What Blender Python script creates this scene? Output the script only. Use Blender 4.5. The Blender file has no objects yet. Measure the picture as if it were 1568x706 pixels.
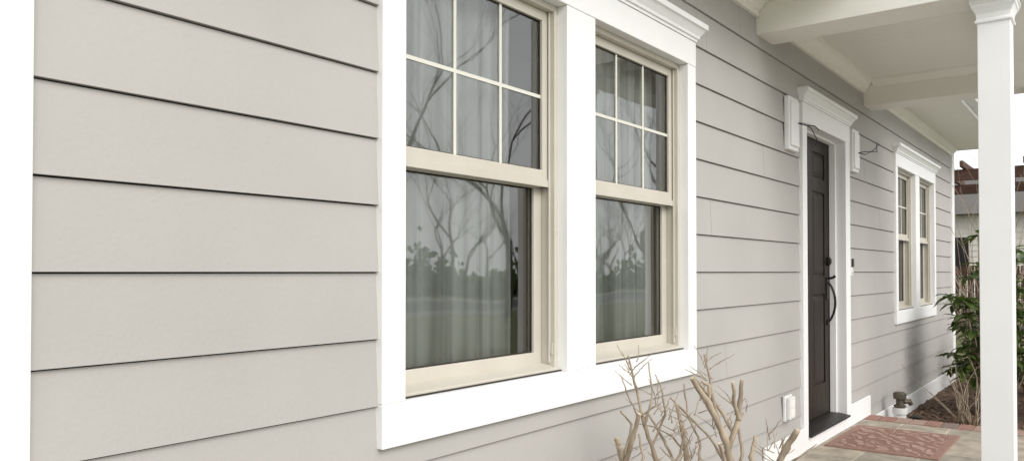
import bpy, math, random
from mathutils import Vector, Matrix
random.seed(7)
D=bpy.data; SC=bpy.context.scene
COL=SC.collection
# ------------------------------------------------------------ helpers
class MB:
    def __init__(s): s.v=[]; s.f=[]
    def box(s,x0,x1,y0,y1,z0,z1):
        n=len(s.v)
        s.v+=[(x0,y0,z0),(x1,y0,z0),(x1,y1,z0),(x0,y1,z0),(x0,y0,z1),(x1,y0,z1),(x1,y1,z1),(x0,y1,z1)]
        s.f+=[(n,n+3,n+2,n+1),(n+4,n+5,n+6,n+7),(n,n+1,n+5,n+4),(n+1,n+2,n+6,n+5),(n+2,n+3,n+7,n+6),(n+3,n,n+4,n+7)]
    def quad(s,a,b,c,d):
        n=len(s.v); s.v+=[a,b,c,d]; s.f.append((n,n+1,n+2,n+3))
    def prism_x(s,prof,x0,x1):
        n=len(s.v); k=len(prof)
        for x in (x0,x1):
            for (y,z) in prof: s.v.append((x,y,z))
        s.f.append(tuple(n+i for i in range(k))); s.f.append(tuple(n+k+i for i in reversed(range(k))))
        for i in range(k):
            j=(i+1)%k; s.f.append((n+i,n+k+i,n+k+j,n+j))
    def prism_y(s,prof,y0,y1):
        n=len(s.v); k=len(prof)
        for y in (y0,y1):
            for (x,z) in prof: s.v.append((x,y,z))
        s.f.append(tuple(n+i for i in range(k))); s.f.append(tuple(n+k+i for i in reversed(range(k))))
        for i in range(k):
            j=(i+1)%k; s.f.append((n+i,n+k+i,n+k+j,n+j))
    def loft(s,rects):
        n=len(s.v)
        for (x0,x1,y0,y1,z) in rects: s.v+=[(x0,y0,z),(x1,y0,z),(x1,y1,z),(x0,y1,z)]
        for r in range(len(rects)-1):
            a=n+4*r; b=a+4
            for i in range(4):
                j=(i+1)%4; s.f.append((a+i,a+j,b+j,b+i))
        s.f.append((n+3,n+2,n+1,n)); e=n+4*(len(rects)-1); s.f.append((e,e+1,e+2,e+3))
    def tube(s,pts,rad,n=8,cap=True):
        pts=[Vector(p) for p in pts]; base=len(s.v); up=None
        for i,p in enumerate(pts):
            if i==0: t=pts[1]-p
            elif i==len(pts)-1: t=p-pts[i-1]
            else: t=pts[i+1]-pts[i-1]
            if t.length<1e-9: t=Vector((0,0,1))
            t.normalize()
            if up is None:
                up=Vector((1,0,0)) if abs(t.x)<.8 else Vector((0,1,0))
            a=t.cross(up).normalized(); b=a.cross(t); up=b
            r=rad[i] if isinstance(rad,(list,tuple)) else rad
            for k in range(n):
                an=2*math.pi*k/n
                s.v.append(tuple(p+a*math.cos(an)*r+b*math.sin(an)*r))
        for i in range(len(pts)-1):
            for k in range(n):
                k2=(k+1)%n; q=base+i*n
                s.f.append((q+k,q+k2,q+n+k2,q+n+k))
        if cap:
            s.f.append(tuple(base+k for k in reversed(range(n))))
            s.f.append(tuple(base+(len(pts)-1)*n+k for k in range(n)))
    def emit(s,name,mat,parent=None,bevel=0,smooth=False,fixn=False):
        me=D.meshes.new(name); me.from_pydata(s.v,[],s.f); me.update()
        if fixn:
            import bmesh
            bm=bmesh.new(); bm.from_mesh(me); bmesh.ops.recalc_face_normals(bm,faces=bm.faces); bm.to_mesh(me); bm.free()
        ob=D.objects.new(name,me); COL.objects.link(ob); me.materials.append(mat)
        if parent: ob.parent=parent
        if smooth:
            for p in me.polygons: p.use_smooth=True
        if bevel:
            m=ob.modifiers.new('bev','BEVEL'); m.width=bevel; m.segments=2; m.limit_method='ANGLE'; m.angle_limit=math.radians(40)
        return ob
def empty(name,parent=None):
    e=D.objects.new(name,None); COL.objects.link(e)
    if parent: e.parent=parent
    return e
def nmat(name):
    m=D.materials.new(name); m.use_nodes=True; nt=m.node_tree
    return m,nt,nt.nodes['Principled BSDF'],nt.nodes['Material Output']
def N(nt,t,**k):
    n=nt.nodes.new(t)
    for a,b in k.items(): setattr(n,a,b)
    return n
def paint(name,c1,c2=None,rough=.5,scale=3.0,bump=0.0,bscale=200,stretch=(1,1,1),spec=.4,metal=0,detail=6,bdist=.001):
    m,nt,P,O=nmat(name); c2=c2 or c1
    tc=N(nt,'ShaderNodeTexCoord'); mp=N(nt,'ShaderNodeMapping'); mp.inputs['Scale'].default_value=stretch
    nt.links.new(tc.outputs['Object'],mp.inputs['Vector'])
    no=N(nt,'ShaderNodeTexNoise'); no.inputs['Scale'].default_value=scale; no.inputs['Detail'].default_value=detail
    nt.links.new(mp.outputs[0],no.inputs['Vector'])
    cr=N(nt,'ShaderNodeValToRGB'); cr.color_ramp.elements[0].position=.3; cr.color_ramp.elements[1].position=.7
    cr.color_ramp.elements[0].color=(*c1,1); cr.color_ramp.elements[1].color=(*c2,1)
    nt.links.new(no.outputs['Fac'],cr.inputs[0]); nt.links.new(cr.outputs[0],P.inputs['Base Color'])
    P.inputs['Roughness'].default_value=rough; P.inputs['Metallic'].default_value=metal
    P.inputs['Specular IOR Level'].default_value=spec
    if bump:
        n2=N(nt,'ShaderNodeTexNoise'); n2.inputs['Scale'].default_value=bscale; n2.inputs['Detail'].default_value=4
        nt.links.new(mp.outputs[0],n2.inputs['Vector'])
        b=N(nt,'ShaderNodeBump'); b.inputs['Strength'].default_value=bump; b.inputs['Distance'].default_value=bdist
        nt.links.new(n2.outputs['Fac'],b.inputs['Height']); nt.links.new(b.outputs[0],P.inputs['Normal'])
    return m
# ------------------------------------------------------------ materials
M_side=paint('siding_paint',(.408,.394,.373),(.452,.437,.415),rough=.62,scale=1.6,bump=.55,bscale=90,spec=.2,bdist=.0014,detail=9)
M_white=paint('white_trim_paint',(.84,.84,.835),(.87,.87,.865),rough=.45,scale=5,bump=.12,bscale=60,spec=.35)
M_cream=paint('cream_trim_paint',(.85,.835,.775),(.88,.865,.805),rough=.5,scale=4,bump=.1,bscale=60)
M_vinyl=paint('almond_vinyl',(.53,.495,.425),(.58,.545,.475),rough=.38,scale=6,spec=.4)
M_munt=paint('muntin_vinyl',(.68,.67,.60),rough=.4)
M_dark=paint('dark_gap',(.03,.025,.021),rough=.9)
M_door=paint('door_brown_paint',(.020,.0145,.0105),(.030,.022,.016),rough=.5,scale=8,bump=.3,bscale=40,stretch=(3,3,.4),spec=.18)
M_bronze=paint('oiled_bronze',(.018,.016,.014),(.03,.026,.023),rough=.45,metal=.3,scale=30)
M_black=paint('black_plastic',(.015,.015,.016),rough=.3)
M_roomw=paint('room_paint',(.22,.23,.22),rough=.8)
M_pvc=paint('pvc_plastic',(.72,.72,.70),(.78,.78,.76),rough=.4)
M_bark=paint('twig_bark',(.22,.17,.12),(.46,.38,.285),rough=.8,scale=30,bump=.6,bscale=150,stretch=(1,1,.4))
M_cutwood=paint('cut_wood',(.55,.45,.30),(.62,.52,.36),rough=.8,scale=60)
M_tree=paint('tree_bark',(.07,.06,.05),(.13,.11,.09),rough=.9,scale=6)
M_brownwood=paint('stained_wood',(.060,.030,.022),(.10,.050,.036),rough=.75,scale=4,stretch=(1,1,8))
M_mulch=paint('mulch',(.055,.032,.022),(.16,.10,.065),rough=.95,scale=45,bump=1,bscale=60,bdist=.02)
M_chip=paint('mulch_chip',(.09,.05,.033),(.26,.17,.11),rough=.9,scale=25)
M_lawn=paint('grass_lawn',(.07,.095,.035),(.19,.18,.085),rough=.95,scale=1.2,bump=1,bscale=60,bdist=.03,detail=12)
M_asph=paint('asphalt',(.045,.045,.047),(.065,.065,.066),rough=.9,scale=20,bump=.4,bscale=200)
M_conc=paint('concrete',(.46,.45,.42),(.54,.53,.50),rough=.85,scale=8,bump=.4,bscale=80)
M_shing=paint('roof_shingle',(.07,.065,.06),(.13,.12,.11),rough=.9,scale=20,bump=.6,bscale=50,bdist=.01)
M_nwall=paint('neighbour_wall_paint',(.66,.64,.59),(.70,.68,.63),rough=.7,scale=3)
def leafmat():
    m,nt,P,O=nmat('rhododendron_leaf')
    tc=N(nt,'ShaderNodeTexCoord'); no=N(nt,'ShaderNodeTexNoise'); no.inputs['Scale'].default_value=9
    nt.links.new(tc.outputs['Object'],no.inputs['Vector'])
    cr=N(nt,'ShaderNodeValToRGB'); e=cr.color_ramp.elements
    e[0].position=.32; e[0].color=(.022,.05,.012,1); e[1].position=.72; e[1].color=(.12,.165,.038,1)
    nt.links.new(no.outputs['Fac'],cr.inputs[0]); nt.links.new(cr.outputs[0],P.inputs['Base Color'])
    P.inputs['Roughness'].default_value=.38
    tr=N(nt,'ShaderNodeBsdfTranslucent'); tr.inputs[0].default_value=(.15,.22,.03,1)
    mx=N(nt,'ShaderNodeMixShader'); mx.inputs[0].default_value=.2
    nt.links.new(P.outputs[0],mx.inputs[1]); nt.links.new(tr.outputs[0],mx.inputs[2]); nt.links.new(mx.outputs[0],O.inputs[0])
    return m
M_leaf=leafmat()
def curtmat():
    m,nt,P,O=nmat('sheer_curtain')
    df=N(nt,'ShaderNodeBsdfDiffuse'); df.inputs[0].default_value=(.93,.94,.92,1)
    tc=N(nt,'ShaderNodeTexCoord'); w=N(nt,'ShaderNodeTexNoise'); w.inputs['Scale'].default_value=16; w.inputs['Detail'].default_value=1
    mp=N(nt,'ShaderNodeMapping'); mp.inputs['Scale'].default_value=(1.6,1.6,.03)
    nt.links.new(tc.outputs['Object'],mp.inputs[0]); nt.links.new(mp.outputs[0],w.inputs['Vector'])
    mr=N(nt,'ShaderNodeMapRange'); mr.inputs[1].default_value=.40; mr.inputs[2].default_value=.70; mr.inputs[3].default_value=.0; mr.inputs[4].default_value=.5
    nt.links.new(w.outputs['Fac'],mr.inputs[0])
    tr=N(nt,'ShaderNodeBsdfTransparent')
    b=N(nt,'ShaderNodeMixShader'); nt.links.new(mr.outputs[0],b.inputs[0])
    nt.links.new(df.outputs[0],b.inputs[1]); nt.links.new(tr.outputs[0],b.inputs[2]); nt.links.new(b.outputs[0],O.inputs[0])
    nt.nodes.remove(P)
    return m
M_curt=curtmat()
def glassmat():
    m,nt,P,O=nmat('window_glass')
    nt.nodes.remove(P)
    fr=N(nt,'ShaderNodeFresnel'); fr.inputs['IOR'].default_value=2.3
    tr=N(nt,'ShaderNodeBsdfTransparent'); tr.inputs[0].default_value=(.97,1.0,.985,1)
    gl=N(nt,'ShaderNodeBsdfGlossy'); gl.inputs['Roughness'].default_value=.02; gl.inputs[0].default_value=(.98,.99,.98,1)
    tc=N(nt,'ShaderNodeTexCoord'); no=N(nt,'ShaderNodeTexNoise'); no.inputs['Scale'].default_value=2.2; no.inputs['Detail'].default_value=1
    nt.links.new(tc.outputs['Object'],no.inputs['Vector'])
    b=N(nt,'ShaderNodeBump'); b.inputs['Strength'].default_value=.12; b.inputs['Distance'].default_value=.02
    nt.links.new(no.outputs['Fac'],b.inputs['Height']); nt.links.new(b.outputs[0],gl.inputs['Normal'])
    mx=N(nt,'ShaderNodeMixShader'); nt.links.new(fr.outputs[0],mx.inputs[0])
    nt.links.new(tr.outputs[0],mx.inputs[1]); nt.links.new(gl.outputs[0],mx.inputs[2]); nt.links.new(mx.outputs[0],O.inputs[0])
    return m
M_glass=glassmat()
def brickmat(name,ca,cb,mortar,bw,bh,ms,rot=0,offset=.5,bump=.5,noise=.5):
    m,nt,P,O=nmat(name)
    tc=N(nt,'ShaderNodeTexCoord'); mp=N(nt,'ShaderNodeMapping'); mp.inputs['Rotation'].default_value=(0,0,rot)
    nt.links.new(tc.outputs['Object'],mp.inputs[0])
    br=N(nt,'ShaderNodeTexBrick'); br.offset=offset
    br.inputs['Scale'].default_value=1; br.inputs['Brick Width'].default_value=bw; br.inputs['Row Height'].default_value=bh
    br.inputs['Mortar Size'].default_value=ms; br.inputs['Mortar Smooth'].default_value=.2
    br.inputs['Color1'].default_value=(*ca,1); br.inputs['Color2'].default_value=(*cb,1); br.inputs['Mortar'].default_value=(*mortar,1)
    nt.links.new(mp.outputs[0],br.inputs['Vector'])
    no=N(nt,'ShaderNodeTexNoise'); no.inputs['Scale'].default_value=9; no.inputs['Detail'].default_value=8
    nt.links.new(tc.outputs['Object'],no.inputs['Vector'])
    mr=N(nt,'ShaderNodeMapRange'); mr.inputs[1].default_value=.3; mr.inputs[2].default_value=.7; mr.inputs[3].default_value=1-noise*.5; mr.inputs[4].default_value=1+noise*.3
    nt.links.new(no.outputs['Fac'],mr.inputs[0])
    mul=N(nt,'ShaderNodeVectorMath',operation='SCALE'); nt.links.new(br.outputs['Color'],mul.inputs[0]); nt.links.new(mr.outputs[0],mul.inputs['Scale'])
    nt.links.new(mul.outputs[0],P.inputs['Base Color']); P.inputs['Roughness'].default_value=.75
    b=N(nt,'ShaderNodeBump'); b.inputs['Strength'].default_value=bump; b.inputs['Distance'].default_value=.004; b.invert=True
    ad=N(nt,'ShaderNodeMath',operation='MULTIPLY_ADD'); ad.inputs[1].default_value=-.4
    nt.links.new(no.outputs['Fac'],ad.inputs[0]); nt.links.new(br.outputs['Fac'],ad.inputs[2])
    nt.links.new(ad.outputs[0],b.inputs['Height']); nt.links.new(b.outputs[0],P.inputs['Normal'])
    return m
M_tile=brickmat('porch_stone_tile',(.42,.36,.28),(.30,.27,.225),(.50,.45,.37),.46,.31,.006,noise=.7)

# ------------------------------------------------------------ house
house=empty('siding_house')
H=1.13; E=.178
XL,XR=.44,10.86
Z0,Z1=-.20,2.62
wins=[0.0,6.197]
def win_open(dx): return (1.475+dx,3.385+dx,H-.45,H+1.06)
door_open=(5.01,6.05,0.0,H+1.05)
opens=[win_open(w) for w in wins]+[door_open]
sid=MB()
GAP=.0038  # notch shaped to strengthen the shadow lines between courses
def board(x0,x1,z0,z1,zb,zt):
    def y(z): return -.0125+.0105*(z-zb)/(zt-zb)
    if abs(z1-zt)<1e-6: z1=zt-GAP
    sid.prism_x([(y(z0),z0),(.004,z0),(.004,z1),(y(z1),z1)],x0,x1)
k0=math.floor((Z0-H)/E)
joints={1:3.62,3:4.35,-3:3.8,-5:2.2,6:3.57,7:4.0,-1:6.9,2:7.1,4:6.6,-4:10.2}
k=k0
while H+k*E<Z1:
    zb=H+k*E; zt=zb+E
    a=max(zb,Z0); b=min(zt,Z1)
    rng=[(XL+.10,XR-.06)]
    for (ox0,ox1,oz0,oz1) in opens:
        if oz1<=a or oz0>=b: continue
        nr=[]
        for (p,q) in rng:
            if ox0>p and ox1<q: nr+=[(p,ox0),(ox1,q)]
            else: nr.append((p,q))
        rng=nr
        if oz0>a+.002: board(ox0,ox1,a,oz0,zb,zt)
        if oz1<b-.002: board(ox0,ox1,oz1,b,zb,zt)
    jx=joints.get(k)
    for (p,q) in rng:
        if jx and p<jx<q:
            board(p,jx-.0012,a,b,zb,zt); board(jx+.0012,q,a,b,zb,zt)
        else: board(p,q,a,b,zb,zt)
    k+=1
sid.emit('wall_siding',M_side,house,fixn=True)
sh=MB()
def sheath(x0,x1,z0,z1): sh.box(x0,x1,.0045,.02,z0,z1)
xs=[XL+.02]
for (a,b,c,d) in sorted(opens):
    sheath(xs[-1],a,Z0,Z1); 
    if c>Z0: sheath(a,b,Z0,c)
    sheath(a,b,d,Z1); xs.append(b)
sheath(xs[-1],XR-.02,Z0,Z1)
sh.emit('wall_sheathing',M_dark,house)  # near-black backing puts extra shade into the gaps between courses
sw=MB()
k=k0
while H+k*E<Z1:
    zb=max(H+k*E,Z0); zt=min(H+k*E+E,Z1)
    sw.prism_y([(XL-.011,zb),(XL+.02,zb),(XL+.02,zt),(XL-.002,zt)],.07,8)
    sw.prism_y([(XR-.02,zb),(XR+.011,zb),(XR+.002,zt),(XR-.02,zt)],.07,8)
    sw.prism_x([(8.0,zb),(8.02,zb),(8.01,zt),(8.0,zt)],XL,XR)
    k+=1
sw.emit('side_wall_siding',M_side,house,fixn=True)
tr=MB()
tr.box(XL-.028,XL+.15,-.028,.0035,Z0,Z1)
tr.box(XL-.028,XL-.001,.0035,.10,Z0,Z1)
tr.box(XR-.13,XR+.028,-.028,.0035,Z0,Z1)
tr.box(XR+.001,XR+.028,.0035,.10,Z0,Z1)
tr.box(4.30,4.979,-.030,-.0135,.002,.155)
tr.box(6.086,6.66,-.030,-.0135,.002,.155)
tr.box(6.665,XR-.133,-.030,-.0135,-.198,-.03)
tr.box(XL+.153,4.24,-.030,-.0135,-.198,-.03)
tr.emit('corner_and_skirt_boards',M_white,house,bevel=.003)
fz=MB()
def crown(x0,x1):
    fz.prism_x([(0,2.535),(-.024,2.535),(-.024,2.565),(-.04,2.575),(-.062,2.605),(-.075,2.612),(-.075,2.632),(0,2.632)],x0,x1)
crown(XL+.1,4.247); crown(4.503,6.597); crown(6.853,XR-.0)
fz.emit('frieze_crown_moulding',M_cream,house,fixn=True)

# window unit -------------------------------------------------
def window_unit(dx,idx):
    w=empty('double_window_unit_%d'%idx,house)
    xo0,xo1=1.437+dx,3.407+dx; zb=H-.470; zs=H-.352; zt=H+.95
    a0,a1=1.524+dx,2.325+dx; b0,b1=2.517+dx,3.322+dx
    t=MB(); yf=-.028; yb=.075
    t.box(xo0,a0,yf,yb,zs,zt)
    t.box(a1,b0,yf+.001,yb,zs,zt)
    t.box(b1,xo1,yf,yb,zs,zt)
    t.box(xo0,xo1,yf-.001,yb,zb,zs-.0005)
    t.box(xo0-.0,xo1+.0,yf-.001,yb,zt+.0005,zt+.115)
    t.emit('casing',M_white,w,bevel=.0025)
    c=MB(); zc=zt+.116
    c.loft([(xo0-.004,xo1+.004,-.034,.0,zc),(xo0-.004,xo1+.004,-.034,.0,zc+.012),(xo0-.012,xo1+.012,-.042,.0,zc+.014),
            (xo0-.014,xo1+.014,-.044,.0,zc+.026),(xo0-.030,xo1+.030,-.062,.0,zc+.050),(xo0-.032,xo1+.032,-.064,.0,zc+.054),
            (xo0-.040,xo1+.040,-.074,.0,zc+.056),(xo0-.040,xo1+.040,-.074,.0,zc+.080),(xo0-.030,xo1+.030,-.04,.0,zc+.084)])
    c.emit('cornice',M_white,w)
    fr=MB(); gl=MB(); mu=MB(); gk=MB(); sw_=MB()
    for (x0,x1) in ((a0,a1),(b0,b1)):
        F=.022; y0,y1=.014,.11
        fr.box(x0,x0+F,y0,y1,zs,zt); fr.box(x1-F,x1,y0,y1,zs,zt)
        fr.box(x0+F,x1-F,y0,y1,zt-F,zt)
        fr.prism_x([(y0-.010,zs),(y1,zs),(y1,zs+.034),(y0+.03,zs+.022),(y0-.010,zs+.012)],x0+F,x1-F)
        fr.box(x1-F-.010,x1-F-.0002,.030,.036,zs+.03,zt-F-.0005); fr.box(x0+F+.0002,x0+F+.010,.030,.036,zs+.03,zt-F-.0005)
        sx0,sx1=x0+F+.001,x1-F-.001
        zm=H+.300; S=.036; yu0,yu1=.040,.066
        fr.box(sx0,sx0+S,yu0,yu1,zm,zt-F-.001); fr.box(sx1-S,sx1,yu0,yu1,zm,zt-F-.001)
        fr.box(sx0+S,sx1-S,yu0,yu1,zt-F-S,zt-F-.001)
        fr.box(sx0,sx1,yu0-.006,yu1,zm-.0,zm+.026)
        fr.box(sx0+S,sx1-S,yu0,yu1,zm+.0262,zm+.060)
        gx0,gx1,gz0,gz1=sx0+S,sx1-S,zm+.060,zt-F-S
        gl.quad((gx0,.054,gz0),(gx1,.054,gz0),(gx1,.054,gz1),(gx0,.054,gz1))
        for i in (1,2):
            x=gx0+(gx1-gx0)*i/3; mu.box(x-.0060,x+.0060,.0492,.0530,gz0,gz1)
        z=(gz0+gz1)/2-.005; mu.box(gx0,gx1,.0490,.0532,z-.0060,z+.0060)
        for (q0,q1,r0,r1) in ((gx0,gx0+.004,gz0,gz1),(gx1-.004,gx1,gz0,gz1),(gx0+.004,gx1-.004,gz0,gz0+.004),(gx0+.004,gx1-.004,gz1-.004,gz1)):
            gk.box(q0,q1,.0500,.0536,r0,r1)
        S2=.046; yl0,yl1=.070,.098; lz0=zs+.024; lz1=zm+.032; RB=.042; RT=.034
        fr.box(sx0,sx0+S2,yl0,yl1,lz0,lz1); fr.box(sx1-S2,sx1,yl0,yl1,lz0,lz1)
        fr.box(sx0+S2,sx1-S2,yl0,yl1,lz0,lz0+RB); fr.box(sx0+S2,sx1-S2,yl0,yl1,lz1-RT,lz1)
        hx0,hx1,hz0,hz1=sx0+S2,sx1-S2,lz0+RB,lz1-RT
        gl.quad((hx0,.084,hz0),(hx1,.084,hz0),(hx1,.084,hz1),(hx0,.084,hz1))
        for (q0,q1,r0,r1) in ((hx0,hx0+.004,hz0,hz1),(hx1-.004,hx1,hz0,hz1),(hx0+.004,hx1-.004,hz0,hz0+.004),(hx0+.004,hx1-.004,hz1-.004,hz1)):
            gk.box(q0,q1,.080,.0836,r0,r1)
        gk.box(x0+.001,x1-.001,-.002,.0035,zs+.0002,zs+.0045)
        sw_.box(x1-F-.007,x1-F-.001,.020,.0298,zs+.06,zs+.10)
    fr.emit('vinyl_frames',M_vinyl,w,bevel=.0018); gl.emit('glass',M_glass,w); mu.emit('muntins',M_munt,w); gk.emit('gaskets',M_dark,w)
    sw_.emit('screen_clips',M_vinyl,w)
    cu=MB()
    def curtain(x0,x1,seed,dens=1.0):
        rnd=random.Random(seed); n=190; m=14; ph=[rnd.uniform(0,6) for _ in range(5)]
        base=len(cu.v)
        for i in range(n+1):
            u=i/n; 
            for j in range(m+1):
                v=j/m
                z=H-.60+v*1.75
                x=x0+(x1-x0)*u+.006*math.sin(9*v+ph[0]+u*10)
                y=.150+.019*math.sin(u*38*dens+ph[1]+.5*math.sin(v*3)+1.5*math.sin(u*5+ph[4]))+.010*math.sin(u*61*dens+ph[2])+.007*math.sin(u*17+ph[3]+v)
                cu.v.append((x,y,z))
        for i in range(n):
            for j in range(m):
                q=base+i*(m+1)+j; cu.f.append((q,q+m+1,q+m+2,q+1))
    curtain(1.38+dx,2.20+dx,idx*3+1); curtain(2.45+dx,3.26+dx,idx*3+2)
    cu.emit('sheer_curtains',M_curt,w,smooth=True)
    r=MB(); r.box(1.30+dx,3.55+dx,.1105,3.2,H-1.0,H+1.40)
    ob=r.f; ob.remove((0,1,5,4))
    def fq(x0,x1,z0,z1): r.quad((x0,.1105,z0),(x1,.1105,z0),(x1,.1105,z1),(x0,.1105,z1))
    fq(1.30+dx,a0,H-1.0,H+1.40); fq(a1,b0,H-1.0,H+1.4); fq(b1,3.55+dx,H-1.0,H+1.4)
    for (p,q) in ((a0,a1),(b0,b1)): fq(p,q,H-1.0,zs); fq(p,q,zt,H+1.4)
    r.emit('room_interior',M_roomw,w)
for i,dx in enumerate(wins): window_unit(dx,i+1)

# door --------------------------------------------------------
def door():
    d=empty('front_door',house)
    X0,X1=4.98,6.085; c=.115; cl=.088; zt=H+.94
    t=MB(); yf=-.030
    t.box(X0,X0+cl,yf,.10,.002,zt); t.box(X1-c,X1,yf,.10,.002,zt)
    t.box(X0,X1,yf-.001,.10,zt+.0005,zt+.125)
    t.box(X0+cl,X0+cl+.012,.05,.085,.10,zt-.0005); t.box(X1-c-.014,X1-c,.04,.085,.10,zt-.0005)
    t.box(X0+cl+.0142,X1-c-.0142,.04,.085,zt-.016,zt-.0005)
    t.box(X0+cl+.001,X1-c-.001,yf+.002,.10,.002,.086)
    t.emit('door_casing',M_white,d,bevel=.0025)
    co=MB(); zc=zt+.126
    co.loft([(X0-.004,X1+.004,-.036,0,zc),(X0-.004,X1+.004,-.036,0,zc+.012),(X0-.012,X1+.012,-.044,0,zc+.014),(X0-.014,X1+.014,-.046,0,zc+.026),
             (X0-.030,X1+.030,-.064,0,zc+.050),(X0-.032,X1+.032,-.066,0,zc+.054),(X0-.040,X1+.040,-.076,0,zc+.056),(X0-.040,X1+.040,-.076,0,zc+.080),(X0-.03,X1+.03,-.04,0,zc+.084)])
    co.emit('door_cornice',M_white,d)
    x0,x1=X0+cl+.002,X1-c-.002; z0,z1=.118,zt-.003
    l=MB(); l.box(x0,x1,.098,.128,z0,z1)
    yf=.088
    st=.115; mid=(x0+x1)/2; mw=.05
    rows=[(H-.79,H-.16),(H-.03,H+.56),(H+.655,H+.835)]
    l.box(x0,x0+st,yf,.0979,z0,z1); l.box(x1-st,x1,yf,.0979,z0,z1); l.box(mid-mw,mid+mw,yf,.0979,z0,z1)
    zz=[z0]+[v for r in rows for v in r]+[z1]
    for i in range(0,len(zz),2):
        l.box(x0+st,mid-mw,yf,.0979,zz[i],zz[i+1]); l.box(mid+mw,x1-st,yf,.0979,zz[i],zz[i+1])
    l.emit('door_leaf',M_door,d,bevel=.003)
    p=MB()
    for (a,b) in rows:
        for (q,r) in ((x0+st,mid-mw),(mid+mw,x1-st)):
            n=len(p.v); i1=.012; i2=.045
            for (ins,y) in ((i1,.0975),(i1+.004,.094),(i2,.089)):
                p.v+=[(q+ins,y,a+ins),(r-ins,y,a+ins),(r-ins,y,b-ins),(q+ins,y,b-ins)]
            for rr in range(2):
                for k in range(4):
                    j=(k+1)%4; p.f.append((n+rr*4+k,n+rr*4+j,n+rr*4+4+j,n+rr*4+4+k))
            p.f.append((n+8,n+9,n+10,n+11))
    p.emit('door_panels',M_door,d)
    th=MB(); th.prism_x([(.12,.088),(-.050,.088),(-.055,.094),(-.050,.102),(.03,.112),(.12,.115)],X0+cl+.001,X1-c-.001)
    th.emit('threshold',M_bronze,d,fixn=True)
    h=MB(); hx=x1-.065
    h.box(hx-.028,hx+.028,.079,.0875,H-.20,H-.04); 
    h.tube([(hx,.088,H+.075),(hx,.066,H+.075)],.031,20); h.tube([(hx,.066,H+.075),(hx,.058,H+.075)],.021,16)
    pts=[]
    for i in range(15):
        u=i/14; pts.append((hx,.08-.050*math.sin(math.pi*u)**.7,H-.075-.29*u))
    h.tube(pts,[.007+.002*math.sin(math.pi*i/14) for i in range(15)],10)
    h.tube([(hx,.088,H-.365),(hx,.076,H-.365)],.020,16)
    h.tube([(hx,.078,H-.05),(hx,.045,H-.042),(hx,.03,H-.03)],[.01,.009,.012],8)
    h.emit('door_handle',M_bronze,d,bevel=.002)
door()
# portico ------------------------------------------------------
po=empty('portico',house)
BZ=2.44; CZ=2.63
b=MB()
b.box(4.25,4.50,-1.25,-.0005,BZ,2.80)
b.box(6.60,6.85,-1.25,-.0005,BZ,2.80)
b.box(4.5005,6.5995,-1.25,-1.02,BZ+.001,2.80)
b.box(4.2485,4.2498,-1.26,-.0,BZ+.17,BZ+.18)
b.emit('portico_beams',M_cream,po,bevel=.004)
c=MB()
x=4.5008
while x<6.599:
    x2=min(x+.045,6.5992)
    c.box(x+.0014,x2-.0014,-1.0195,-.001,CZ+.001,CZ+.015)
    x+=.045
c.box(4.5008,6.599,-1.0195,-.001,CZ+.004,CZ+.03)
c.emit('beadboard_ceiling',M_cream,po)
cm=MB()
cm.prism_x([(-1.019,CZ-.05),(-1.019,CZ),(-.965,CZ),(-.975,CZ-.015),(-1.0,CZ-.04)],4.502,6.598)
cm.prism_y([(6.599,CZ-.05),(6.599,CZ),(6.545,CZ),(6.555,CZ-.015),(6.58,CZ-.04)],-1.018,-.076)
cm.prism_y([(4.501,CZ-.05),(4.501,CZ),(4.555,CZ),(4.545,CZ-.015),(4.52,CZ-.04)],-1.018,-.076)
cm.emit('ceiling_crown',M_cream,po,fixn=True)
col=MB()
def column(cx,cy):
    r=.068
    col.box(cx-r,cx+r,cy-r,cy+r,.16,BZ-.10)
    s=lambda e:(cx-r-e,cx+r+e,cy-r-e,cy+r+e)
    col.loft([(*s(.006),BZ-.12),(*s(.010),BZ-.115),(*s(.010),BZ-.105),(*s(.004),BZ-.10),(*s(.006),BZ-.075),(*s(.018),BZ-.05),(*s(.024),BZ-.045),(*s(.024),BZ-.03),(*s(.030),BZ-.028),(*s(.030),BZ-.0006)])
    col.loft([(*s(.03),.001),(*s(.03),.11),(*s(.022),.13),(*s(.008),.15),(*s(.004),.17)])
column(4.415,-1.12); column(6.725,-1.17)
col.emit('columns',M_white,po,bevel=.003)
so=MB()
for (x0,x1) in ((.2,4.2495),(6.8505,10.98)):
    so.box(x0,x1,-.50,-.001,CZ+.003,CZ+.02)
so.emit('eave_soffit',M_cream,house)
fa=MB()
for (x0,x1) in ((.18,4.2494),(6.8506,11.0)):
    fa.box(x0,x1,-.522,-.5005,CZ-.012,CZ+.15)
fa.box(10.985,11.005,-.50,8.4,CZ-.012,CZ+.15)
fa.box(4.20,6.90,-1.285,-1.2505,2.62,2.80)
fa.emit('fascia',M_white,house,bevel=.002)
gu=MB()
for (x0,x1) in ((.18,4.22),(6.92,11.02)):
    gu.prism_x([(-.523,CZ+.03),(-.60,CZ+.03),(-.625,CZ+.08),(-.63,CZ+.135),(-.622,CZ+.135),(-.617,CZ+.085),(-.597,CZ+.04),(-.523,CZ+.04)],x0,x1)
gu.emit('gutter',M_white,house,fixn=True)
rf=MB()
rf.prism_x([(-.62,2.785),(4,4.55),(8.6,2.785),(8.6,2.84),(4,4.63),(-.62,2.84)],.1,11.08)
rf.prism_x([(-1.36,2.803),(0.8,3.42),(.8,3.5),(-1.36,2.86)],4.1,7.0)
rf.emit('roof',M_shing,house,fixn=True)
gb=MB()
for x in (XL,XR-.02): gb.prism_x([(0.03,Z1),(8,Z1),(4,4.5)],x,x+.02)
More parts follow.
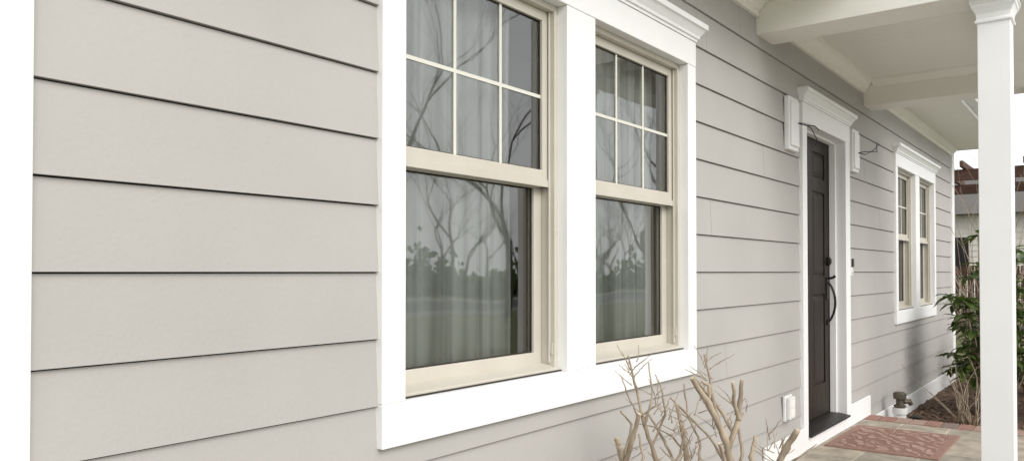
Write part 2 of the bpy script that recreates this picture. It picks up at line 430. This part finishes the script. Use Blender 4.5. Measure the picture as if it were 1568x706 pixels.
for x in (4.26,6.82): gb.prism_x([(-1.2,2.801),(-.1,2.801),(-.1,3.1)],x,x+.02)
gb.emit('gable_walls',M_side,house,fixn=True)

# porch floor ---------------------------------------------------
pf=empty('porch_floor')
q=MB(); q.box(4.32,6.53,-1.33,-.002,-.21,-.006); q.emit('porch_slab',M_conc,pf)
q=MB(); q.box(4.25,6.65,-1.45,-.0012,-.2,-.0045); q.box(4.47,6.43,-1.24,-.0014,-.0045,0); q.emit('stone_tiles',M_tile,pf)
rb=random.Random(3)
M_b=[paint('brick_red_%d'%i,c1,c2,rough=.85,scale=30,bump=.6,bscale=120,bdist=.003) for i,(c1,c2) in enumerate([((.25,.13,.10),(.32,.19,.15)),((.17,.125,.11),(.24,.18,.155)),((.30,.20,.16),(.36,.26,.21))])]
bb=[MB(),MB(),MB()]
y=-.03
while y>-1.45:
    bb[rb.randrange(3)].box(6.44,6.645,max(y-.095,-1.448),y,-.0044,.004+rb.uniform(0,.003)); y-=.104
x=4.26
while x<6.33:
    bb[rb.randrange(3)].box(x,x+.095,-1.448,-1.25,-.0044,.004+rb.uniform(0,.003)); x+=.104
for i in range(3): bb[i].emit('border_bricks_%d'%i,M_b[i],pf,bevel=.003)

# door mat ------------------------------------------------------
def matmat():
    m,nt,P,O=nmat('doormat_pattern')
    tc=N(nt,'ShaderNodeTexCoord')
    mp=N(nt,'ShaderNodeMapping'); mp.inputs['Rotation'].default_value=(0,0,.785)
    nt.links.new(tc.outputs['Object'],mp.inputs[0])
    w1=N(nt,'ShaderNodeTexWave'); w1.inputs['Scale'].default_value=3.6; w1.inputs['Distortion'].default_value=5; w1.inputs['Detail'].default_value=0; w1.inputs['Detail Scale'].default_value=2
    nt.links.new(mp.outputs[0],w1.inputs['Vector'])
    vo=N(nt,'ShaderNodeTexVoronoi',feature='DISTANCE_TO_EDGE'); vo.inputs['Scale'].default_value=13; nt.links.new(tc.outputs['Object'],vo.inputs['Vector'])
    cr=N(nt,'ShaderNodeValToRGB'); cr.color_ramp.elements[0].position=.03; cr.color_ramp.elements[1].position=.09
    cr.color_ramp.elements[0].color=(0,0,0,1); cr.color_ramp.elements[1].color=(1,1,1,1)
    nt.links.new(vo.outputs['Distance'],cr.inputs[0])
    cr2=N(nt,'ShaderNodeValToRGB'); cr2.color_ramp.elements[0].position=.42; cr2.color_ramp.elements[1].position=.55
    nt.links.new(w1.outputs['Fac'],cr2.inputs[0])
    mm=N(nt,'ShaderNodeMath',operation='MULTIPLY'); nt.links.new(cr.outputs[0],mm.inputs[0]); nt.links.new(cr2.outputs[0],mm.inputs[1])
    mx=N(nt,'ShaderNodeMix',data_type='RGBA'); mx.inputs['A'].default_value=(.24,.13,.10,1); mx.inputs['B'].default_value=(.39,.265,.21,1)
    nt.links.new(mm.outputs[0],mx.inputs['Factor']); nt.links.new(mx.outputs['Result'],P.inputs['Base Color']); P.inputs['Roughness'].default_value=.95
    b=N(nt,'ShaderNodeBump'); b.inputs['Distance'].default_value=.004; nt.links.new(mm.outputs[0],b.inputs['Height']); nt.links.new(b.outputs[0],P.inputs['Normal'])
    return m
M_mat=matmat(); M_matb=paint('doormat_border',(.25,.145,.115),(.31,.19,.15),rough=.95,scale=60,bump=.6,bscale=300)
dm=empty('doormat')
q=MB(); q.box(5.34,6.08,-.67,-.11,.0003,.012); q.emit('mat_field',M_mat,dm,bevel=.002)
q=MB(); q.box(5.29,5.3398,-.72,-.06,.0003,.010); q.box(6.0802,6.13,-.72,-.06,.0003,.010); q.box(5.34,6.08,-.72,-.6702,.0003,.010); q.box(5.34,6.08,-.1098,-.06,.0003,.010)
q.emit('mat_border',M_matb,dm,bevel=.002)

# small wall objects --------------------------------------------
def block(x0,x1,z0,z1,wires,name='light_mounting_block'):
    e=empty(name); q=MB()
    q.box(x0,x1,-.040,-.0105,z0,z1); q.box(x0+.02,x1-.02,-.052,-.0402,z0+.025,z1-.025); q.emit('block',M_white,e,bevel=.004)
    q=MB()
    for w in wires: q.tube(w,.0030,6)
    q.emit('wires',M_black,e,smooth=True)
block(4.69,4.87,H+.73,H+1.05,[[(4.82,-.05,H+.90),(4.85,-.08,H+.90),(4.89,-.11,H+.87),(4.93,-.13,H+.81),(4.94,-.12,H+.77)],[(4.82,-.05,H+.90),(4.84,-.09,H+.885),(4.89,-.13,H+.885),(4.91,-.15,H+.86)]])
block(6.13,6.30,H+.745,H+1.06,[[(6.24,-.05,H+.89),(6.29,-.09,H+.88),(6.37,-.13,H+.92),(6.42,-.16,H+.97)],[(6.24,-.05,H+.89),(6.27,-.10,H+.90),(6.34,-.16,H+.90),(6.37,-.15,H+.95),(6.39,-.15,H+.98)]])
e=empty('video_doorbell'); q=MB(); q.box(6.10,6.155,-.030,-.0105,H-.03,H+.10); q.emit('bell_body',M_pvc,e,bevel=.006)
q=MB(); q.box(6.103,6.152,-.040,-.0302,H+.035,H+.098); q.emit('bell_camera_face',M_black,e,bevel=.005)
q=MB(); q.tube([(6.1275,-.0302,H+.0),(6.1275,-.036,H+.0)],.013,16); q.emit('bell_button',M_pvc,e)
e=empty('electrical_outlet_cover'); q=MB(); q.box(4.63,4.76,-.030,-.0105,H-.88,H-.73); q.box(4.645,4.745,-.052,-.0302,H-.87,H-.74); q.emit('cover_box',M_pvc,e,bevel=.006)
q=MB(); q.box(4.66,4.73,-.0545,-.0522,H-.80,H-.755); q.box(4.66,4.73,-.0545,-.0522,H-.855,H-.81); q.emit('socket_faces',M_cream,e,bevel=.002)
e=empty('vent_pipe'); q=MB(); px_,py_=7.16,-.14
q.tube([(px_,py_,-.2),(px_,py_,-.04)],.048,20); q.tube([(px_,py_,-.05),(px_,py_,.0)],.058,20); q.emit('pvc_pipe',M_pvc,e,bevel=.003)
q=MB(); q.tube([(px_,py_,.0),(px_,py_,.02),(px_,py_,.03),(px_,py_,.07),(px_,py_,.075),(px_,py_,.12),(px_,py_,.13)],[.040,.050,.03,.03,.05,.052,.035],18)
q.tube([(px_+.02,py_-.02,.05),(px_+.07,py_-.06,.05),(px_+.08,py_-.07,.02)],[.022,.022,.018],12); q.emit('pipe_valve',paint('weathered_brass',(.09,.075,.055),(.16,.135,.10),rough=.5,metal=.5,scale=40),e,bevel=.003)
q=MB(); q.box(px_+.09,px_+.18,py_-.13,py_-.05,-.19,-.08); q.emit('meter_box',M_black,e,bevel=.005)

# ground -----------------------------------------------------------
q=MB(); q.quad((-150,-150,-.23),(250,-150,-.23),(250,150,-.23),(-150,150,-.23)); q.emit('lawn_ground',M_lawn)
q=MB(); q.quad((-150,-22,-.226),(250,-22,-.226),(250,-15,-.226),(-150,-15,-.226)); q.emit('street_road',M_asph)
q=MB(); q.box(-150,250,-15,-14.85,-.23,-.10); q.box(-150,250,-22.15,-22,-.23,-.10); q.emit('street_kerb',M_conc)
q=MB(); q.quad((4.6,-14.85,-.222),(6.2,-14.85,-.222),(6.2,-4.2,-.222),(4.6,-4.2,-.222)); q.quad((-3,-4.2,-.2221),(14,-4.2,-.2221),(14,-1.81,-.2221),(-3,-1.81,-.2221)); q.emit('front_path_and_bounce_apron',M_conc)  # wide apron along the house is added to bounce light onto the porch ceiling
q=MB(); q.box(4.5,6.4,-1.80,-1.4515,-.22,-.10); q.emit('porch_step',M_conc,bevel=.01)
def bed(name,x0,x1,y0,y1):
    rnd=random.Random(5); q=MB(); nx=int((x1-x0)/.06); ny=int((y1-y0)/.06)
    for i in range(nx+1):
        for j in range(ny+1):
            ed=0 if (i in(0,nx) or j==0) else 1
            q.v.append((x0+(x1-x0)*i/nx,y0+(y1-y0)*j/ny,-.222+ed*(.03+rnd.uniform(-.008,.012))))
    for i in range(nx):
        for j in range(ny):
            a=i*(ny+1)+j; q.f.append((a,a+ny+1,a+ny+2,a+1))
    o=q.emit(name,M_mulch,smooth=True)
    c=MB()
    for _ in range(2200):
        x=rnd.uniform(x0+.03,x1-.03); y=rnd.uniform(y0+.03,y1-.03); l=rnd.uniform(.012,.04); w=l*rnd.uniform(.2,.4); a=rnd.uniform(0,6.3)
        z=-.188+rnd.uniform(0,.012); ca,sa=math.cos(a),math.sin(a); t=rnd.uniform(-.012,.014)
        P=[(-l,-w),(l,-w*.6),(l,w),(-l,w*.7)]
        c.quad(*[(x+p*ca-r*sa,y+p*sa+r*ca,z+t*(1 if p>0 else -1)) for p,r in P])
    c.emit('chips',M_chip,o)
bed('mulch_bed',6.67,11.6,-1.7,-.031)
bed('mulch_bed.001',.6,4.23,-1.0,-.031)

# bare pruned shrub: canes drawn in a local plane (side, height, depth) ------
def R(lat,h,dep):
    th=math.radians(37.51); cx,cy=2.51,-.477
    x=cx+lat*math.sin(th)+dep*math.cos(th); y=cy-lat*math.cos(th)+dep*math.sin(th)
    return (x,y,h)
bs=empty('bare_shrub'); tw=MB(); ct=MB()
K=2.65/1200
def pxl(a,b): return ((a-1085)*K, H-(b-416)*K)
rs=random.Random(11)
def cane(pts,r0,r1,dep0=0,dep1=0,cut=True,n=9):
    P=[];Rr=[];k=len(pts); 
    pl=[]
    for i,(a,b) in enumerate(pts):
        l,h=pxl(a,b); u=i/(k-1); h=max(h,-.21); pl.append(Vector(R(l,h,dep0+(dep1-dep0)*u)))
    for i in range(k-1):
        m=5
        for j in range(m):
            u=j/m; p=pl[i].lerp(pl[i+1],u)+Vector((rs.uniform(-1,1),rs.uniform(-1,1),0))*.0022
            P.append(p); t=(i+u)/(k-1); Rr.append((r0+(r1-r0)*t)*(1.0+(.22 if j==0 and i>0 else rs.uniform(-.07,.07))))
    P.append(pl[-1]); Rr.append(r1)
    tw.tube(P,Rr,n)
    if cut and r1>.004:
        d=(P[-1]-P[-2]).normalized(); ct.tube([P[-1],P[-1]+d*.0012],r1*.86,n)
    return P
C=[
 ([(1075,1025),(990,790),(948,700),(938,668)],.013,.0095,0,-.12),
 ([(948,700),(958,655),(966,620)],.0085,.007,-.10,-.16),
 ([(938,668),(936,658)],.009,.009,-.12,-.12),
 ([(1080,1025),(1030,790),(1004,700),(990,655),(978,600),(966,548)],.011,.0028,.02,.08),
 ([(990,655),(1004,610),(1000,560)],.004,.0022,.05,.10),
 ([(978,640),(960,600),(950,575)],.003,.0015,.05,.02),
 ([(1000,690),(1024,640),(1020,600),(1012,580)],.0045,.002,.05,.12),
 ([(985,640),(1000,625),(1010,618)],.003,.002,.05,.0),
 ([(1085,1025),(1060,800),(1062,706),(1055,665),(1048,628)],.0105,.0065,.1,.14),
 ([(1090,1025),(1108,800),(1110,706),(1098,660),(1074,612),(1048,572)],.014,.0088,-.04,-.10),
 ([(1074,612),(1076,585),(1064,578)],.006,.005,-.08,-.08),
 ([(1098,660),(1092,610),(1084,545)],.006,.0035,-.04,.06),
 ([(1104,690),(1124,640),(1128,612),(1132,580)],.010,.0065,-.05,-.02),
 ([(1124,640),(1114,610),(1108,578)],.007,.0055,-.04,-.10),
 ([(1110,720),(1132,672),(1118,640),(1098,612),(1080,590)],.008,.005,.05,.16),
 ([(1095,1025),(1150,800),(1172,706),(1184,672),(1196,644)],.0135,.0095,-.05,-.14),
 ([(1160,740),(1150,700),(1162,672)],.008,.0065,-.02,.05),
 ([(1140,790),(1128,730),(1100,680),(1060,640),(1040,620)],.006,.003,.08,.16),
 ([(1172,706),(1196,690),(1222,664)],.004,.002,-.08,-.15),
 ([(1062,706),(1040,680),(1016,668),(985,664)],.004,.0018,.12,.2),
 ([(1030,790),(1020,730),(1036,690),(1044,650)],.006,.0035,.0,-.05),
 ([(990,790),(975,740),(985,700),(980,668)],.006,.0035,-.05,.05),
 ([(1110,706),(1090,690),(1078,660)],.006,.005,-.1,-.18),
 ([(1128,730),(1140,690),(1136,655),(1150,640)],.006,.004,0,.1),
 ([(1040,800),(1044,720),(1030,690),(1008,650)],.006,.004,.1,.2),
 ([(1090,800),(1082,730),(1086,690),(1070,650),(1066,600)],.006,.003,.1,.2),
 ([(1040,900),(985,760),(962,700),(975,660),(958,640)],.006,.003,.05,.15),
 ([(1110,900),(1180,760),(1206,706),(1212,680)],.006,.004,.0,.1),
 ([(1020,760),(1000,720),(1018,690),(996,668)],.004,.002,-.08,-.15),
]
for (p,r0,r1,d0,d1) in C: cane(p,r0,r1,d0,d1)
for _ in range(95):
    a=rs.choice([(966,560),(990,640),(1004,610),(1024,640),(1050,650),(1085,560),(1128,630),(1098,660),(1184,680),(1000,690),(1062,690),(985,680),(1066,620),(962,690),(1040,700)])
    x=a[0]+rs.uniform(-6,6); y=a[1]+rs.uniform(-10,30); an=rs.uniform(-1.2,1.2); L=rs.uniform(12,46)
    m=(x+math.sin(an)*L*.5+rs.uniform(-3,3),y-math.cos(an)*L*.5); e_=(x+math.sin(an)*L,y-math.cos(an)*L)
    dd=rs.uniform(-.08,.1); cane([(x,y),m,e_],.0021,.0010,dd,dd+rs.uniform(-.04,.04),False,5)
tw.emit('canes',M_bark,bs,smooth=True); ct.emit('pruned_ends',M_cutwood,bs)

# rhododendron ---------------------------------------------------------
def rhodo(name,cx,cy,h,rad,nst,seed,ls=1.0):
    e=empty(name); rnd=random.Random(seed); st=MB(); lf=MB()
    def leaf(p,d,L):
        d=d.normalized(); side=d.cross(Vector((0,0,1)));
        if side.length<.1: side=Vector((1,0,0))
        side.normalize(); up=side.cross(d).normalized(); w=L*.19
        n=len(lf.v); prof=[(0,.15),(.2,.7),(.45,1),(.75,.75),(1,.05)]
        for (t,ww) in prof:
            c=p+d*L*t-Vector((0,0,1))*L*.35*t*t
            lf.v+=[tuple(c-side*w*ww+up*w*ww*.35),tuple(c),tuple(c+side*w*ww+up*w*ww*.35)]
        for i in range(4):
            a=n+i*3; lf.f+=[(a,a+1,a+4,a+3),(a+1,a+2,a+5,a+4)]
    for s in range(nst):
        an=rnd.uniform(0,2*math.pi); rr=rad*math.sqrt(rnd.random()); hh=-.2+h*rnd.uniform(.3,1)*(1-.35*(rr/rad)**2)
        tip=Vector((cx+rr*math.cos(an),cy+rr*math.sin(an)*.8,hh)); base=Vector((cx+rnd.uniform(-.05,.05),cy+rnd.uniform(-.05,.05),-.2))
        mid=base.lerp(tip,.5)+Vector((rnd.uniform(-.06,.06),rnd.uniform(-.06,.06),-.04*rr))
        st.tube([base,base.lerp(mid,.6),mid,mid.lerp(tip,.6)+Vector((0,0,.02)),tip],[.011,.009,.007,.005,.004],6)
        whorls=[(tip,rnd.randint(8,11))]
        if rnd.random()<.7: whorls.append((mid.lerp(tip,.65),rnd.randint(3,5)))
        for (p,k) in whorls:
            ph=rnd.uniform(0,6)
            for i in range(k):
                a=ph+i*2*math.pi/k+rnd.uniform(-.25,.25); el=rnd.uniform(-.35,.6)
                leaf(p+Vector((0,0,rnd.uniform(-.02,.02))),Vector((math.cos(a)*math.cos(el),math.sin(a)*math.cos(el),math.sin(el))),rnd.uniform(.085,.15)*ls)
    st.emit('stems',M_bark,e,smooth=True); lf.emit('leaves',M_leaf,e,smooth=True)
rhodo('rhododendron_shrub',8.42,-.68,1.74,.44,62,1,1.2)
rhodo('rhododendron_shrub.001',8.6,-1.75,1.62,.60,70,2,1.15)
rhodo('rhododendron_shrub.002',10.0,-.85,1.3,.5,40,4)
def tangle(name,cx,cy,h,seed,n=26,spread=.45):
    rnd=random.Random(seed); q=MB()
    for _ in range(n):
        a=rnd.uniform(0,6.3); p=Vector((cx+rnd.uniform(-.08,.08),cy+rnd.uniform(-.08,.08),-.21)); d=Vector((math.cos(a)*spread,math.sin(a)*spread,1)).normalized(); P=[p];L=h*rnd.uniform(.5,1)/6
        for i in range(6):
            d=(d+Vector((rnd.uniform(-.3,.3),rnd.uniform(-.3,.3),rnd.uniform(-.15,.1)))).normalized(); p=p+d*L; P.append(p)
        q.tube(P,[.006-.0008*i for i in range(7)],5)
    q.emit(name,M_bark,smooth=True)
tangle('bare_vine_shrub',7.75,-.55,.75,3)
tangle('bare_vine_shrub.001',12.0,-.25,3.9,8,n=80,spread=.45)

# trees -------------------------------------------------------------------
def tree_mesh(name,seed,h=9,mx=6):
    rnd=random.Random(seed); q=MB()
    def br(p,d,L,r,lv):
        P=[p]; n=4 if lv<2 else 3
        dd=d
        for i in range(n):
            dd=(dd+Vector((rnd.uniform(-.18,.18),rnd.uniform(-.18,.18),rnd.uniform(-.05,.12)))).normalized(); p=p+dd*L/n; P.append(p)
        r1=r*.6; q.tube(P,[r+(r1-r)*i/n for i in range(n+1)],7 if lv<2 else (4 if lv<4 else 3),cap=False)
        if lv>=mx: return
        k=rnd.choice((2,3,3)) if lv<5 else 3
        for c in range(k):
            a=rnd.uniform(0,6.3); t=rnd.uniform(.4,.85); ax=Vector((math.cos(a),math.sin(a),0)); nd=(dd+ax*t+Vector((0,0,.12))).normalized()
            s=P[-1] if c<2 else P[-2]
            br(s,nd,L*rnd.uniform(.62,.84),r1*.8,lv+1)
    br(Vector((0,0,0)),Vector((0,0,1)),h*.24,h*.012,0)
    me=D.meshes.new(name); me.from_pydata(q.v,[],q.f); me.materials.append(M_tree); return me
TM=[tree_mesh('bare_tree_mesh_%d'%i,20+i) for i in range(3)]
TF=[tree_mesh('far_tree_mesh_%d'%i,30+i,mx=5) for i in range(2)]
rt=random.Random(4)
pos=[(12.0,-12.6,1.35,0),(19,-13.0,1.4,0),(27,-12.5,1.4,0),(6.5,-12.9,1.25,0),(20,3,1.1,0),(26,5,1.3,0),(15.5,-24.5,1.6,0),(24,-25,1.6,0)]
for i in range(22): pos.append((rt.uniform(0,70),-rt.uniform(27,40),rt.uniform(1.0,1.4),1))
for i in range(8): pos.append((rt.uniform(38,60),rt.uniform(-12,25),rt.uniform(1.0,1.5),1))
for i,(x,y,s,f) in enumerate(pos):
    o=D.objects.new('bare_tree' if i==0 else 'bare_tree.%03d'%i,TF[i%2] if f else TM[i%3]); COL.objects.link(o)
    o.location=(x,y,-.25); o.scale=(s,s,s*rt.uniform(.9,1.15)); o.rotation_euler=(0,0,rt.uniform(0,6.3))
hg=MB(); rh=random.Random(9)
for _ in range(6000):
    x=rh.uniform(-6,70); y=-rh.uniform(26,28); z=-.2+abs(rh.gauss(0,1))*.8*(1+.4*math.sin(x*.5)); s=rh.uniform(.14,.34)
    a=rh.uniform(0,6.3); b_=rh.uniform(-1,1)
    u=Vector((math.cos(a),math.sin(a),b_*.5))*s; v=Vector((-math.sin(a)*.4,math.cos(a)*.4,1))*s
    c0=Vector((x,y,z)); hg.quad(tuple(c0-u),tuple(c0-v*.6),tuple(c0+u),tuple(c0+v))
hg.emit('evergreen_hedge',M_leaf)
pg=empty('wooden_pergola'); q=MB()
for x in (18,21):
    for y in (-2.5,.4,3.2): q.box(x-.07,x+.07,y-.07,y+.07,-.23,H+1.9)
for x in (17.9,21.1): q.box(x-.05,x+.05,-3,3.8,H+1.82,H+2.04)
for i in range(13): q.box(17.4,21.6,-2.9+i*.52,-2.84+i*.52,H+2.0405,H+2.16)
q.emit('pergola_frame',M_brownwood,pg)
q=MB()
for i in range(70): q.box(22.5,22.525,-6+i*.16,-5.865+i*.16,-.2,H+.15)
q.box(22.526,22.57,-6,5.2,.2,.3); q.box(22.526,22.57,-6,5.2,1.0,1.1); q.emit('wooden_fence',M_brownwood)
nh=empty('neighbour_house'); q=MB()
for k in range(18): q.prism_y([(28-.02,-.2+k*.18),(28.2,-.2+k*.18),(28.2,-.02+k*.18),(28,-.02+k*.18)],-5,6)
q.box(28.2,38,-5,6,-.2,3.0); q.emit('walls',M_nwall,nh,fixn=True)
q=MB(); q.prism_y([(27.5,2.9),(38.5,2.9),(33,4.6)],-5.5,6.5); q.emit('roof',M_shing,nh,fixn=True)
q=MB(); q.box(27.96,27.975,-1,0,.9,2.2); q.box(27.96,27.975,2,3,.9,2.2); q.emit('windows',M_black,nh)

# ------------------------------------------------------------ world, sun, camera
SUN_EL=math.radians(37); SX,SY=-.35,-1.0
wd=D.worlds.new('World'); SC.world=wd; wd.use_nodes=True; nt=wd.node_tree
bg=nt.nodes['Background']; sk=nt.nodes.new('ShaderNodeTexSky'); sk.sky_type='NISHITA'; sk.sun_disc=False
sk.sun_elevation=SUN_EL; sk.sun_rotation=math.atan2(SX,SY); sk.dust_density=4; sk.air_density=1.0
hs=nt.nodes.new('ShaderNodeHueSaturation'); hs.inputs['Saturation'].default_value=.3
nt.links.new(sk.outputs[0],hs.inputs['Color'])
tc=nt.nodes.new('ShaderNodeTexCoord'); no=nt.nodes.new('ShaderNodeTexNoise'); no.inputs['Scale'].default_value=2.5; no.inputs['Detail'].default_value=5
nt.links.new(tc.outputs['Generated'],no.inputs['Vector'])
mr=nt.nodes.new('ShaderNodeMapRange'); mr.inputs[1].default_value=.3; mr.inputs[2].default_value=.7; mr.inputs[3].default_value=.62; mr.inputs[4].default_value=.95
nt.links.new(no.outputs['Fac'],mr.inputs[0])
mx=nt.nodes.new('ShaderNodeMix'); mx.data_type='RGBA'; mx.inputs['B'].default_value=(10.3,10.35,10.4,1)
nt.links.new(mr.outputs[0],mx.inputs['Factor']); nt.links.new(hs.outputs[0],mx.inputs['A'])
nt.links.new(mx.outputs['Result'],bg.inputs[0]); bg.inputs[1].default_value=.15
L=D.lights.new('sun','SUN'); L.energy=2.0; L.angle=math.radians(36); L.color=(1,.97,.93)
lo=D.objects.new('sun',L); COL.objects.link(lo)
dv=Vector((SX,SY,0)).normalized()*math.cos(SUN_EL)+Vector((0,0,math.sin(SUN_EL)))
lo.rotation_euler=dv.to_track_quat('Z','Y').to_euler(); lo.location=(0,-10,10)
cam=D.cameras.new('camera'); co=D.objects.new('camera',cam); COL.objects.link(co); SC.camera=co
cam.sensor_width=36; cam.lens=27.55; cam.shift_y=.0282; cam.clip_end=600; cam.clip_start=.05
co.location=(0,-1.563,H); co.rotation_euler=(math.radians(90.9),0,math.radians(37.51-90))
SC.view_settings.view_transform='Standard'; SC.view_settings.look='None'; SC.view_settings.exposure=0; SC.view_settings.gamma=1
